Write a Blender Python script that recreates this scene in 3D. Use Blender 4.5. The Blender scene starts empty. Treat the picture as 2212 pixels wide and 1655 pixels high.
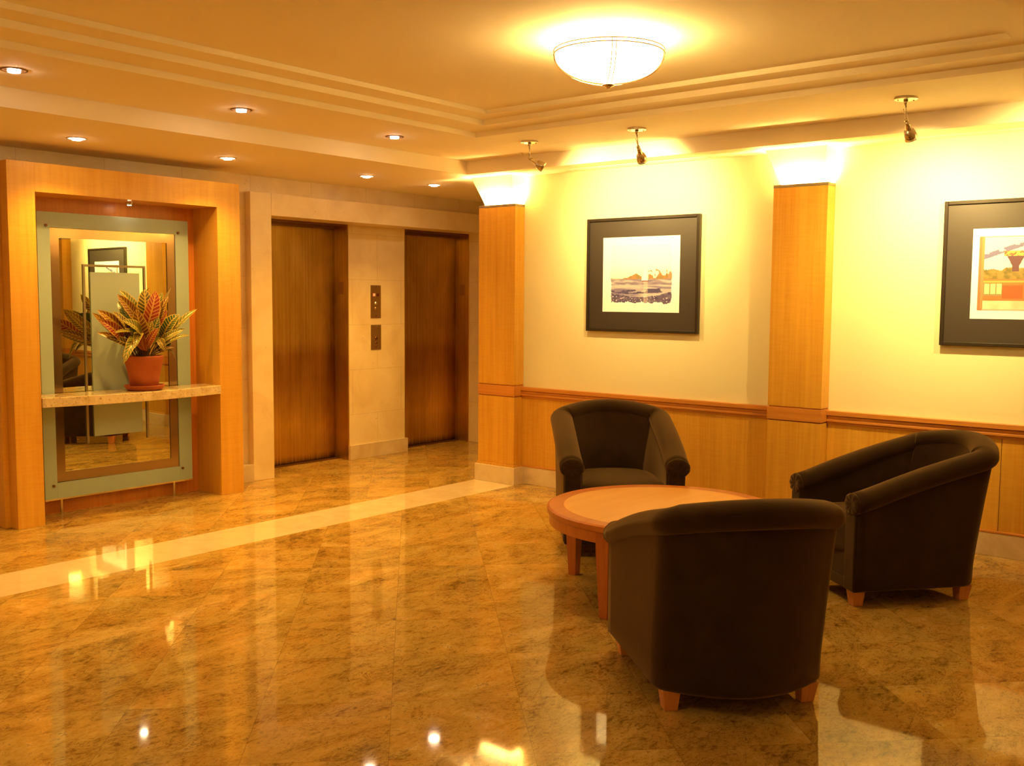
import bpy, bmesh, math, random
from mathutils import Vector, Matrix
from math import sin, cos, pi, radians, sqrt, atan2, hypot
random.seed(7)
sc = bpy.context.scene
COL = sc.collection

# ------------------------------------------------------------------ camera
FPX, YAW, PIT, ROLL, EYE = 2189.56, radians(39.427), radians(-4.781), radians(0.388), 1.5
_f = Vector((cos(YAW)*cos(PIT), sin(YAW)*cos(PIT), sin(PIT)))
_r = _f.cross(Vector((0, 0, 1))).normalized()
_u = _r.cross(_f)
R_ = cos(ROLL)*_r + sin(ROLL)*_u
U_ = -sin(ROLL)*_r + cos(ROLL)*_u
cam_data = bpy.data.cameras.new('camera')
cam_data.sensor_fit = 'HORIZONTAL'
cam_data.sensor_width = 36.0
cam_data.lens = FPX/2212*36.0
cam_data.clip_start = 0.05
cam = bpy.data.objects.new('camera', cam_data)
COL.objects.link(cam)
m = Matrix((R_, U_, -_f)).transposed().to_4x4()
m.translation = Vector((0, 0, EYE))
cam.matrix_world = m
sc.camera = cam

# ------------------------------------------------------------------ view + world
sc.view_settings.view_transform = 'Standard'
sc.view_settings.look = 'None'
sc.view_settings.gamma = 1.0
sc.view_settings.use_curve_mapping = False
sc.view_settings.exposure = 1.85
world = bpy.data.worlds.new('world'); sc.world = world
world.use_nodes = True
world.node_tree.nodes['Background'].inputs[0].default_value = (1.0, 0.55, 0.2, 1)
world.node_tree.nodes['Background'].inputs[1].default_value = 0.02

WARM = (1.0, 0.545, 0.085)
HALO = (1.0, 0.67, 0.22)
def add_light(name, kind, loc, power, color=WARM, **kw):
    L = bpy.data.lights.new(name, kind)
    L.energy = power; L.color = color
    for k, v in kw.items(): setattr(L, k, v)
    o = bpy.data.objects.new(name, L); COL.objects.link(o); o.location = loc
    return o
def aim(o, target):
    o.rotation_euler = (Vector(target)-o.location).to_track_quat('-Z', 'Y').to_euler()

# ------------------------------------------------------------------ mesh helpers
def tag(o, label=None, cat=None, group=None, kind=None):
    if label: o['label'] = label
    if cat: o['category'] = cat
    if group: o['group'] = group
    if kind: o['kind'] = kind
    return o
def thing(name, loc, label, cat, group=None, rz=0.0):
    o = bpy.data.objects.new(name, None); COL.objects.link(o)
    o.empty_display_size = 0.1
    o.location = loc; o.rotation_euler = (0, 0, rz)
    return tag(o, label, cat, group)
def finish(name, bm, mats, parent=None, smooth=False, bevel=0, seg=2, world_space=True, sub=0):
    """bm in world coordinates when world_space (and the parent's inverse is applied), else in the parent's own frame"""
    bmesh.ops.recalc_face_normals(bm, faces=bm.faces)
    me = bpy.data.meshes.new(name); bm.to_mesh(me); bm.free()
    if not isinstance(mats, (list, tuple)): mats = [mats]
    for mt in mats: me.materials.append(mt)
    if smooth:
        for p in me.polygons: p.use_smooth = True
    o = bpy.data.objects.new(name, me); COL.objects.link(o)
    if parent is not None:
        o.parent = parent
        if world_space:
            chain = Matrix.Identity(4); p = parent
            while p is not None:
                chain = Matrix.Translation(p.location) @ p.rotation_euler.to_matrix().to_4x4() @ chain
                p = p.parent
            me.transform(chain.inverted())
    if bevel:
        md = o.modifiers.new('bevel', 'BEVEL'); md.width = bevel; md.segments = seg; md.limit_method = 'ANGLE'; md.angle_limit = radians(40)
    if sub:
        md = o.modifiers.new('subdivision', 'SUBSURF'); md.levels = sub; md.render_levels = sub
    return o
def box(bm, x0, x1, y0, y1, z0, z1, mi=0):
    vs = [bm.verts.new((x, y, z)) for z in (z0, z1) for y in (y0, y1) for x in (x0, x1)]
    for f in ((0,1,3,2), (4,6,7,5), (0,4,5,1), (1,5,7,3), (3,7,6,2), (2,6,4,0)):
        fc = bm.faces.new([vs[i] for i in f]); fc.material_index = mi
def B(*boxes):
    bm = bmesh.new()
    for b in boxes: box(bm, *b)
    return bm
def loft(bm, rings, closed=True, caps=True, mi=0):
    rows = [[bm.verts.new(p) for p in r] for r in rings]
    n = len(rows[0])
    for a, b in zip(rows, rows[1:]):
        for i in range(n if closed else n-1):
            j = (i+1) % n
            f = bm.faces.new((a[i], a[j], b[j], b[i])); f.material_index = mi
    if caps:
        for r in (rows[0], rows[-1]):
            try: f = bm.faces.new(r); f.material_index = mi
            except ValueError: pass
    return rows
def lathe(bm, prof, c=(0, 0, 0), axis=None, n=32, mi=0, caps=True):
    """prof = [(radius, height)...] around axis (default z) through c"""
    ax = Vector(axis or (0, 0, 1)).normalized()
    t = Vector((1, 0, 0)) if abs(ax.x) < .9 else Vector((0, 1, 0))
    e1 = ax.cross(t).normalized(); e2 = ax.cross(e1)
    c = Vector(c)
    rings = [[c + ax*h + (e1*cos(2*pi*i/n) + e2*sin(2*pi*i/n))*max(r, 1e-4) for i in range(n)] for r, h in prof]
    loft(bm, rings, True, caps, mi)
def rod(bm, a, b, r, r2=None, n=12, mi=0):
    a = Vector(a); b = Vector(b); d = b-a
    lathe(bm, [(r, 0), (r if r2 is None else r2, d.length)], a, d, n, mi)
def tube(bm, pts, r, n=8, closed=False, mi=0):
    pts = [Vector(p) for p in pts]; N = len(pts); rings = []
    for i, p in enumerate(pts):
        if closed: d = pts[(i+1) % N]-pts[i-1]
        else: d = pts[min(i+1, N-1)]-pts[max(i-1, 0)]
        d.normalize()
        t = Vector((0, 0, 1)) if abs(d.z) < .95 else Vector((1, 0, 0))
        e1 = d.cross(t).normalized(); e2 = d.cross(e1)
        rings.append([p+(e1*cos(2*pi*k/n)+e2*sin(2*pi*k/n))*r for k in range(n)])
    if closed: rings.append(rings[0])
    if closed:
        rows = [[bm.verts.new(q) for q in rg] for rg in rings[:-1]]
        for i in range(N):
            a, b = rows[i], rows[(i+1) % N]
            for k in range(n):
                j = (k+1) % n; bm.faces.new((a[k], a[j], b[j], b[k])).material_index = mi
    else: loft(bm, rings, True, True, mi)

# ------------------------------------------------------------------ materials
class NT:
    def __init__(s, name):
        s.m = bpy.data.materials.new(name); s.m.use_nodes = True
        s.n = s.m.node_tree.nodes; s.l = s.m.node_tree.links
        s.b = s.n['Principled BSDF']
    def node(s, t, **kw):
        o = s.n.new(t)
        for k, v in kw.items():
            if hasattr(o, k): setattr(o, k, v)
        return o
    def put(s, sock, v):
        if isinstance(v, (int, float)): sock.default_value = v
        elif isinstance(v, (tuple, list)):
            sock.default_value = tuple(v) + ((1,) if len(v) == 3 and sock.type == 'RGBA' else ())
        else: s.l.new(v, sock)
    def math(s, op, a, b=0.0, c=None):
        o = s.node('ShaderNodeMath', operation=op)
        s.put(o.inputs[0], a); s.put(o.inputs[1], b)
        if c is not None: s.put(o.inputs[2], c)
        return o.outputs[0]
    def mix(s, fac, a, b, mode='MIX'):
        o = s.node('ShaderNodeMix', data_type='RGBA', blend_type=mode)
        s.put(o.inputs[0], fac); s.put(o.inputs[6], a); s.put(o.inputs[7], b)
        return o.outputs[2]
    def pos(s): return s.node('ShaderNodeNewGeometry').outputs['Position']
    def obj(s): return s.node('ShaderNodeTexCoord').outputs['Object']
    def scale(s, v, sc_, rot=(0, 0, 0)):
        o = s.node('ShaderNodeMapping'); s.l.new(v, o.inputs[0])
        o.inputs['Rotation'].default_value = rot
        o.inputs['Scale'].default_value = sc_; return o.outputs[0]
    def noise(s, v, sc_, det=4, rough=.55, dist=0.0):
        o = s.node('ShaderNodeTexNoise'); s.l.new(v, o.inputs['Vector'])
        o.inputs['Scale'].default_value = sc_; o.inputs['Detail'].default_value = det
        o.inputs['Roughness'].default_value = rough; o.inputs['Distortion'].default_value = dist
        return o.outputs['Fac']
    def ramp(s, fac, stops):
        o = s.node('ShaderNodeValToRGB'); s.l.new(fac, o.inputs[0]); cr = o.color_ramp
        while len(cr.elements) < len(stops): cr.elements.new(.5)
        for e, (p, c) in zip(cr.elements, stops):
            e.position = p; e.color = tuple(c)+(1,) if len(c) == 3 else c
        return o.outputs[0]
    def sep(s, v):
        o = s.node('ShaderNodeSeparateXYZ'); s.l.new(v, o.inputs[0]); return o.outputs
    def bump(s, h, strength=.2, dist=.01):
        o = s.node('ShaderNodeBump'); o.inputs['Strength'].default_value = strength
        o.inputs['Distance'].default_value = dist; s.l.new(h, o.inputs['Height'])
        s.l.new(o.outputs[0], s.b.inputs['Normal'])
    def set(s, **kw):
        for k, v in kw.items(): s.put(s.b.inputs[k.replace('_', ' ')], v)
        return s.m

def simple(name, col, rough=.5, metal=0.0, **kw):
    t = NT(name); return t.set(Base_Color=col, Roughness=rough, Metallic=metal, **kw)
def emit(name, col, strength):
    t = NT(name); return t.set(Base_Color=(.8, .8, .8), Emission_Color=col, Emission_Strength=strength, Roughness=.4)
def wood(name, c1, c2, rough=.35, grain_axis='z', across=60, spec=.5, figure=.0):
    t = NT(name); v = t.pos() if grain_axis != 'obj' else t.obj()
    if grain_axis == 'x': a = t.scale(v, (1.5, across, across))
    elif grain_axis == 'y': a = t.scale(v, (across, 1.5, across))
    else: a = t.scale(v, (across, across, 1.5))
    n = t.noise(a, 1.0, 5, .6)
    n2 = t.noise(t.scale(v, (7, 7, .5) if grain_axis == 'z' else (1.2, 1.2, 6)), 1.0, 2)
    f = t.math('MULTIPLY_ADD', n, .55, t.math('MULTIPLY', n2, .45))
    if figure:
        n3 = t.noise(t.scale(v, (9, 9, 90)), 1.0, 2)
        f = t.math('MULTIPLY_ADD', n3, figure, t.math('MULTIPLY', f, 1-figure))
    c = t.ramp(f, [(.36, c2), (.62, c1)])
    t.set(Base_Color=c, Roughness=rough, Specular_IOR_Level=spec)
    t.bump(n, .04, .002)
    return t.m

M = {}
M['plaster'] = (lambda t: (t.bump(t.noise(t.pos(), 120, 3), .05, .002), t.set(Base_Color=(.85, .80, .50), Roughness=.75))[1])(NT('cream_wall_paint'))
M['ceiling'] = (lambda t: (t.bump(t.noise(t.pos(), 90, 3), .04, .002), t.set(Base_Color=(.92, .81, .60), Roughness=.8))[1])(NT('ceiling_paint'))
M['wood'] = wood('figured_anigre_veneer', (.74, .415, .055), (.60, .295, .030), .32, 'z', 55, .5, .16)
M['wood_rail'] = wood('anigre_rail', (.66, .28, .05), (.50, .19, .03), .3, 'y', 60)
M['wood_portal'] = wood('portal_veneer', (.76, .415, .055), (.64, .31, .035), .3, 'z', 40, .5, .2)
M['wood_dark'] = wood('niche_back_veneer', (.70, .26, .04), (.56, .18, .025), .35, 'z', 40)
M['wood_leg'] = wood('cherry_leg', (.60, .20, .045), (.48, .14, .03), .35, 'z', 60)
M['wood_leg_pale'] = wood('pale_chair_leg', (.72, .31, .10), (.62, .24, .07), .35, 'z', 60)
M['wood_pale'] = wood('pale_table_inlay', (.84, .47, .14), (.74, .37, .09), .3, 'x', 14)
M['wood_ring'] = wood('cherry_table_rim', (.60, .21, .045), (.50, .15, .032), .28, 'x', 25)
M['cap'] = simple('bronze_cap_strip', (.30, .24, .14), .4, .6)

def stone_mat(joints=True):
    t = NT('limestone_cladding' if joints else 'limestone_surround'); p = t.pos()
    x, y, z = t.sep(p)[:3]
    row = t.math('DIVIDE', z, .415)
    fr = t.math('FRACT', row)
    jz = t.math('LESS_THAN', fr, .008)
    par = t.math('MODULO', t.math('FLOOR', row), 2.0)
    col = t.math('FRACT', t.math('MULTIPLY_ADD', par, .5, t.math('DIVIDE', t.math('SUBTRACT', x, 6.57), .62)))
    jx = t.math('LESS_THAN', col, .006)
    j = t.math('MAXIMUM', jz, jx)
    n = t.noise(p, 3.0, 6, .6, .6)
    c = t.ramp(n, [(.3, (.74, .57, .31)), (.5, (.82, .66, .38)), (.7, (.88, .74, .47))])
    sp = t.noise(p, 26, 5, .7)
    c = t.mix(t.math('MULTIPLY', t.math('GREATER_THAN', sp, .69), .45), c, (.36, .24, .11))
    c = t.mix(t.math('MULTIPLY', j, .38 if joints else 0.0), c, (.32, .22, .12))
    return t.set(Base_Color=c, Roughness=.35)
M['stone'] = stone_mat()
M['stone_plain'] = stone_mat(False)
def base_mat():
    t = NT('limestone_base'); p = t.pos()
    n = t.noise(p, 5.0, 6, .65, .5)
    c = t.ramp(n, [(.3, (.62, .47, .26)), (.55, (.74, .60, .38)), (.75, (.80, .68, .46))])
    return t.set(Base_Color=c, Roughness=.3)
M['base'] = base_mat()

def floor_mat():
    t = NT('polished_gold_granite'); p = t.pos(); s = t.sep(p); x, y = s[0], s[1]
    T = .4775; k = 1/(sqrt(2)*T)
    alc = t.math('GREATER_THAN', y, 5.515)
    strip = t.math('MULTIPLY', t.math('GREATER_THAN', y, 5.095), t.math('LESS_THAN', y, 5.515))
    u = t.math('SUBTRACT', t.math('MULTIPLY', t.math('ADD', x, y), k), .728)
    v = t.math('SUBTRACT', t.math('MULTIPLY', t.math('SUBTRACT', x, y), k), t.math('MULTIPLY_ADD', alc, -.566, .825))
    fu, fv = t.math('FRACT', u), t.math('FRACT', v)
    w = .0045
    jt = t.math('MAXIMUM', t.math('LESS_THAN', fu, w), t.math('LESS_THAN', fv, w))
    js = t.math('LESS_THAN', t.math('FRACT', t.math('DIVIDE', t.math('SUBTRACT', x, 2.795), .412)), .008)
    # per-tile offset of the pattern
    cmb = t.node('ShaderNodeCombineXYZ'); t.put(cmb.inputs[0], t.math('FLOOR', u)); t.put(cmb.inputs[1], t.math('FLOOR', v))
    wn = t.node('ShaderNodeTexWhiteNoise'); wn.noise_dimensions = '2D'; t.l.new(cmb.outputs[0], wn.inputs['Vector'])
    vm = t.node('ShaderNodeVectorMath', operation='SCALE'); t.l.new(wn.outputs['Color'], vm.inputs[0]); vm.inputs['Scale'].default_value = 1.3
    va = t.node('ShaderNodeVectorMath', operation='ADD'); t.l.new(vm.outputs[0], va.inputs[0]); t.l.new(p, va.inputs[1])
    q = t.scale(va.outputs[0], (1.0, 1.75, 1.0), (0, 0, radians(-38)))
    n1 = t.noise(q, 1.5, 10, .66, 1.4)
    n2 = t.noise(q, 9.5, 9, .76, 1.0)
    n3 = t.noise(q, 34, 6, .75, .4)
    n5 = t.noise(va.outputs[0], 2.1, 5, .6, .8)
    f = t.math('ADD', t.math('MULTIPLY', n1, .34), t.math('ADD', t.math('MULTIPLY', n2, .36), t.math('MULTIPLY', n3, .30)))
    c = t.ramp(f, [(.39, (.13, .07, .018)), (.45, (.34, .21, .05)), (.495, (.49, .325, .085)), (.55, (.60, .41, .12)), (.62, (.82, .64, .30))])
    red = t.ramp(n5, [(.40, (1.0, 1.0, 1.0)), (.62, (1.05, .93, .80))])
    c = t.mix(1.0, c, red, 'MULTIPLY')
    vein = t.math('LESS_THAN', t.math('ABSOLUTE', t.math('SUBTRACT', n1, .47)), .006)
    vein = t.math('MULTIPLY', vein, t.math('GREATER_THAN', n2, .50))
    c = t.mix(t.math('MULTIPLY', vein, .55), c, (.16, .07, .015))
    dark = t.math('MULTIPLY', t.math('GREATER_THAN', t.math('ADD', t.math('MULTIPLY', n3, .6), t.math('MULTIPLY', n2, .45)), .595), .62)
    c = t.mix(dark, c, (.13, .065, .015))
    tv = t.math('MULTIPLY_ADD', wn.outputs['Value'], .10, .90)
    hs = t.node('ShaderNodeHueSaturation'); t.put(hs.inputs['Value'], tv); t.l.new(c, hs.inputs['Color']); c = hs.outputs[0]
    c = t.mix(t.math('MULTIPLY', jt, .55), c, (.16, .085, .025))
    n4 = t.noise(p, 6, 6, .6, .8)
    cs = t.ramp(n4, [(.3, (.66, .52, .33)), (.7, (.75, .62, .43))])
    cs = t.mix(t.math('MULTIPLY', js, .35), cs, (.5, .36, .2))
    c = t.mix(strip, c, cs)
    return t.set(Base_Color=c, Roughness=.045, Specular_IOR_Level=.55)
M['floor'] = floor_mat()

def bronze_mat(name, reflect_tarnish):
    t = NT(name); p = t.pos(); sx = t.sep(p)
    n = t.noise(t.scale(p, (60, 60, .6)), 1.0, 4, .6)
    n2 = t.noise(t.scale(p, (3.5, 3.5, 1.2)), 1.0, 4, .6, .6)
    f = t.math('ADD', t.math('MULTIPLY', n, .45), t.math('MULTIPLY', n2, .55))
    c = t.ramp(f, [(.33, (.40, .235, .05)), (.5, (.56, .355, .085)), (.66, (.70, .48, .14))])
    if reflect_tarnish:       # dark and bright height bands paint in floor and chair reflections; tarnished edges
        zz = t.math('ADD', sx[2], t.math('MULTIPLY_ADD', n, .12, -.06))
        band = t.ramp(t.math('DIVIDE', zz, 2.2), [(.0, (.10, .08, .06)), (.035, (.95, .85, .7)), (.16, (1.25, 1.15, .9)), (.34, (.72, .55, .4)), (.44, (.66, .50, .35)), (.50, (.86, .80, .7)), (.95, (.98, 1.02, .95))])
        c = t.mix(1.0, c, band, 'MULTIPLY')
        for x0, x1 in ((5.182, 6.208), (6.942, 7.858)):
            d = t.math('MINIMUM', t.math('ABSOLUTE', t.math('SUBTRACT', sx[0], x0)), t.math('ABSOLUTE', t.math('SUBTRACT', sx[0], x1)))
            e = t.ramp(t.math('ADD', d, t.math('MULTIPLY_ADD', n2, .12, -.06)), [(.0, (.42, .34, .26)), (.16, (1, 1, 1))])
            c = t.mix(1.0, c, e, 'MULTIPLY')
    return t.set(Base_Color=c, Roughness=t.math('MULTIPLY_ADD', n, .12, .24), Metallic=.9)
M['bronze_door'] = bronze_mat('bronze_door_reflection_and_tarnish', True)
M['bronze'] = bronze_mat('brushed_bronze', False)

M['bronze_dark'] = simple('dark_bronze', (.20, .09, .03), .38, .7)
M['bronze_plate'] = simple('satin_bronze_plate', (.42, .26, .11), .3, .8)
M['button'] = simple('steel_button', (.75, .6, .42), .2, .9)
M['red_lens'] = emit('red_indicator_lens', (1, .02, .01), .25)
M['dark_red'] = simple('unlit_indicator_lens', (.10, .012, .01), .3)
M['nickel'] = simple('brushed_nickel', (.62, .55, .45), .22, 1.0)
M['chrome'] = simple('polished_steel', (.75, .72, .68), .15, 1.0)
M['white_metal'] = simple('white_enamel', (.82, .76, .66), .4)
M['vent'] = simple('vent_slot', (.22, .15, .08), .6)
M['black_frame'] = simple('black_lacquer_frame', (.028, .021, .015), .25)
M['mat_board'] = simple('dark_mat_board', (.042, .034, .028), .45)
M['white_mat'] = simple('white_mat_board', (.84, .88, .97), .7)
M['mirror'] = simple('silvered_mirror', (.74, .76, .56), .0, 1.0)
M['bronze_mirror'] = simple('bronze_tinted_mirror', (.36, .25, .13), .14, .85)
M['frosted'] = simple('frosted_glass', (.37, .48, .43), .30)
M['frosted2'] = simple('frosted_centre_glass', (.38, .46, .41), .35)
M['granite'] = (lambda t: t.set(Base_Color=t.mix(t.math('MULTIPLY', t.math('GREATER_THAN', t.noise(t.pos(), 60, 4, .7), .60), .6), t.ramp(t.noise(t.pos(), 14, 5, .65), [(.3, (.55, .40, .20)), (.7, (.80, .66, .42))]), (.20, .11, .04)), Roughness=.08))(NT('polished_shelf_granite'))
M['terracotta'] = (lambda t: t.set(Base_Color=t.ramp(t.noise(t.pos(), 9, 4), [(.3, (.38, .085, .02)), (.7, (.47, .12, .03))]), Roughness=.75))(NT('terracotta'))
M['soil'] = simple('dark_potting_soil', (.05, .025, .012), .95)
M['stem'] = simple('woody_stem', (.13, .07, .03), .8)
def leaf_mat():
    t = NT('croton_leaf')
    uv = t.node('ShaderNodeUVMap'); s = t.sep(uv.outputs[0])
    au = t.math('ABSOLUTE', s[0])
    vc = t.node('ShaderNodeVertexColor'); vc.layer_name = 'leaf_tint'
    mid = t.math('LESS_THAN', au, .10)
    lat = t.math('LESS_THAN', t.math('FRACT', t.math('SUBTRACT', t.math('MULTIPLY', s[1], 11.0), t.math('MULTIPLY', au, 1.6))), .26)
    edge = t.math('GREATER_THAN', au, .86)
    vein = t.math('MAXIMUM', t.math('MAXIMUM', mid, edge), lat)
    vcol = t.mix(.15, (.62, .42, .06), vc.outputs['Color'])
    vein = t.math('MULTIPLY', vein, vc.outputs['Alpha'])
    c = t.mix(vein, vc.outputs['Color'], vcol)
    return t.set(Base_Color=c, Roughness=.3)
M['leaf'] = leaf_mat()
def velvet_mat():
    t = NT('brown_mohair_velvet')
    n = t.noise(t.obj(), 7, 4, .6, .5); n2 = t.noise(t.obj(), 260, 2)
    c = t.ramp(n, [(.3, (.019, .009, .0035)), (.7, (.032, .016, .006))])
    t.set(Base_Color=c, Roughness=.9, Specular_IOR_Level=.15, Sheen_Weight=.55, Sheen_Roughness=.5, Sheen_Tint=(.58, .38, .18))
    t.bump(n2, .25, .002)
    return t.m
M['velvet'] = velvet_mat()
M['bulb'] = emit('halogen_lamp_face', (1.0, .72, .45), 22)
M['bulb_cool'] = emit('bright_lamp_face', (1.0, .80, .62), 30)
M['bowl'] = emit('lit_opal_glass_bowl', (1.0, .70, .26), 6.5)

# ------------------------------------------------------------------ room shell
X0, Y0 = -2.6, -2.6
XW, YW = 6.38, 6.86                       # picture wall, elevator wall
ZS, ZC = 2.47, 2.575                      # soffit, upper ceiling
tag(finish('floor', B((X0, 8.9, Y0, 7.6, -.05, 0)), M['floor']), kind='structure')
bm = bmesh.new()
box(bm, XW, 8.9, Y0, 5.506, 0, ZS+.4)
tag(finish('wall_right', bm, M['plaster']), kind='structure')
tag(finish('wall_far', B((8.7, 8.9, 5.506, 7.6, 0, ZS+.4)), M['stone']), kind='structure')
tag(finish('wall_back', B((X0-.1, X0, Y0, 7.6, 0, ZS+.4)), M['plaster']), kind='structure')
tag(finish('wall_front', B((X0, XW, Y0-.1, Y0, 0, ZS+.4)), M['plaster']), kind='structure')
SX0, SX1, OX0, OX1, SY, PY, DY, OZ, SZ = 4.965, 8.15, 5.17, 7.87, 6.79, 7.05, 7.235, 2.155, 2.335
bm = B((X0, OX0, YW, 7.6, 0, ZS+.4), (OX1, 8.7, YW, 7.6, 0, ZS+.4), (OX0, OX1, YW, 7.6, OZ, ZS+.4),
       (6.22, 6.93, PY, 7.6, 0, OZ), (OX0, 6.22, 7.3, 7.6, 0, OZ), (6.93, OX1, 7.3, 7.6, 0, OZ))
tag(finish('wall_left', bm, M['stone']), kind='structure')
# projecting stone surround round both elevator openings
bm = B((SX0, OX0, SY, YW, 0, SZ), (OX1, SX1, SY, YW, 0, SZ), (OX0, OX1, SY, YW, OZ, SZ))
o = tag(finish('trim_1', bm, M['stone_plain'], bevel=.004), kind='structure')

# ceiling: lower soffit, fascia, upper ring, three tray steps, top
bm = bmesh.new()
FX, FY = 6.04, 5.44
rects = [((X0, FX, X0, FY), ZS), ]
def ring(bm, a, b, z):       # a,b = (x0,x1,y0,y1) outer, inner
    o = [(a[0], a[2]), (a[1], a[2]), (a[1], a[3]), (a[0], a[3])]
    i = [(b[0], b[2]), (b[1], b[2]), (b[1], b[3]), (b[0], b[3])]
    for k in range(4):
        j = (k+1) % 4
        bm.faces.new([bm.verts.new((*p, z)) for p in (o[k], o[j], i[j], i[k])])
def riser(bm, b, z0, z1):
    i = [(b[0], b[2]), (b[1], b[2]), (b[1], b[3]), (b[0], b[3])]
    for k in range(4):
        j = (k+1) % 4
        bm.faces.new([bm.verts.new(p) for p in ((*i[k], z0), (*i[j], z0), (*i[j], z1), (*i[k], z1))])
OUT = (X0, 8.9, Y0, 7.6); LOW = (X0+.4, FX, Y0+.4, FY)
T1 = (-.6, 5.19, .88, 4.60); T2 = (-.42, 5.01, 1.06, 4.38); T3 = (-.28, 4.87, 1.20, 4.22)
ring(bm, OUT, LOW, ZS); riser(bm, LOW, ZS, ZC)
ring(bm, LOW, T1, ZC); riser(bm, T1, ZC, 2.609)
ring(bm, T1, T2, 2.609); riser(bm, T2, 2.609, 2.643)
ring(bm, T2, T3, 2.643); riser(bm, T3, 2.643, 2.67)
bm.faces.new([bm.verts.new((x, y, 2.67)) for x, y in ((T3[0], T3[2]), (T3[1], T3[2]), (T3[1], T3[3]), (T3[0], T3[3]))])
bmesh.ops.remove_doubles(bm, verts=bm.verts, dist=1e-5)
tag(finish('ceiling', bm, M['ceiling']), kind='structure')

# wainscot, chair rail, stone base on the picture wall
P2 = (2.577, 2.945); P1 = (5.125, 5.506)                 # pilasters along y
PX = 6.26
segs = [(Y0, .022), (.390, P2[0]), (P2[1], P1[0])]
bm = bmesh.new()
for a, b in segs:
    ys = [a] + [s_ for s_ in (1.52, .1, -1.3) if a < s_ < b][::-1] + [b]
    for c, d in zip(ys, ys[1:]):
        box(bm, 6.365, XW, c+.0015, d-.0015, .14, .705)
tag(finish('trim_2', bm, M['wood'], bevel=.0015), kind='structure')
bm = bmesh.new()
for a, b in segs:
    box(bm, 6.340, XW, a, b, .757, .788); box(bm, 6.350, XW, a, b, .735, .755)
    box(bm, 6.346, XW, a, b, .716, .733); box(bm, 6.356, XW, a, b, .700, .757)
tag(finish('trim_3', bm, M['wood_rail'], bevel=.003), kind='structure')
bm = bmesh.new()
for a, b in segs:
    box(bm, 6.350, XW, a, b, .138, .150)
tag(finish('trim_4', bm, M['wood_rail'], bevel=.002), kind='structure')
bm = bmesh.new()
for a, b in segs: box(bm, 6.352, XW, a, b, 0, .138)
tag(finish('baseboard_right', bm, M['base'], bevel=.002), kind='structure')
bm = bmesh.new()
box(bm, X0, 2.93, 6.835, YW, 0, .14); box(bm, 4.655, SX0, SY-.002, YW, 0, .14); box(bm, 6.205, 6.945, 7.02, PY, 0, .135)
tag(finish('baseboard_left', bm, M['base'], bevel=.002), kind='structure')

# ------------------------------------------------------------------ pilasters with uplit corbel
def pilaster(y0, y1, label):
    t = thing('wood_pilaster', (6.32, (y0+y1)/2, 0), label, 'pilaster', 'wood clad pilasters on the picture wall')
    x1 = XW - .001
    finish('plinth', B((PX-.03, x1, y0-.03 if y0 > 4 else y0-.012, y1+.012, 0, .138)), M['base'], t, bevel=.002)
    finish('lower_panel', B((PX-.012, x1, y0-.006, y1+.006, .138, .155), (PX, x1, y0, y1, .155, .706)), M['wood'], t, bevel=.0015)
    finish('band', B((PX+.006, x1, y0+.006, y1-.006, .706, .714), (PX-.003, x1, y0-.003, y1+.003, .714, .796), (PX+.006, x1, y0+.006, y1-.006, .796, .804)), M['wood_rail'], t, bevel=.0015)
    finish('upper_panel', B((PX, x1, y0, y1, .804, 2.10), (PX, PX+.012, y0, y1, 2.10, 2.226), (PX+.012, x1, y0, y0+.012, 2.10, 2.226), (PX+.012, x1, y1-.012, y1, 2.10, 2.226)), M['wood'], t, bevel=.001)
    finish('cap_strip', B((PX-.001, PX+.012, y0-.001, y1+.001, 2.226, 2.246), (PX+.012, x1, y0-.001, y0+.012, 2.226, 2.246), (PX+.012, x1, y1-.012, y1+.001, 2.226, 2.246)), M['cap'], t, bevel=.001)
    bm = bmesh.new()
    i, f = .055, .045
    loft(bm, [[(PX+i, y0+i, 2.11), (x1, y0+i, 2.11), (x1, y1-i, 2.11), (PX+i, y1-i, 2.11)],
              [(PX+i, y0+i, 2.20), (x1, y0+i, 2.20), (x1, y1-i, 2.20), (PX+i, y1-i, 2.20)],
              [(PX-f, y0-.0, ZS-.001), (x1, y0-.0, ZS-.001), (x1, y1+f, ZS-.001), (PX-f, y1+f, ZS-.001)]])
    finish('flared_corbel', bm, M['ceiling'], t)
    bm = B((PX+.016, PX+.034, y0+.03, y1-.03, 2.165, 2.18), (PX+.03, x1-.02, y0+.016, y0+.034, 2.165, 2.18), (PX+.03, x1-.02, y1-.034, y1-.016, 2.165, 2.18))
    finish('strip_lamp', bm, M['bulb'], t)
    w = y1-y0
    a = add_light('uplight_front', 'AREA', (PX+.030, (y0+y1)/2, 2.192), UP, HALO, shape='RECTANGLE', size=.028, size_y=w-.06)
    a.rotation_euler = (pi, 0, 0)
    for s_, yy in ((-1, y0+.030), (1, y1-.030)):
        a = add_light('uplight_side', 'AREA', (PX+.07, yy, 2.192), UP*.5, HALO, shape='RECTANGLE', size=.075, size_y=.028)
        a.rotation_euler = (pi, 0, 0)
    return t
UP = 7.5
pilaster(*P1, 'tall honey wood corner pilaster with glowing top beside the elevator hall')
pilaster(.022, .390, 'tall honey wood pilaster beyond the right edge, seen only in the mirror')
pilaster(*P2, 'tall honey wood pilaster with glowing top between the two framed pictures')

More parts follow.
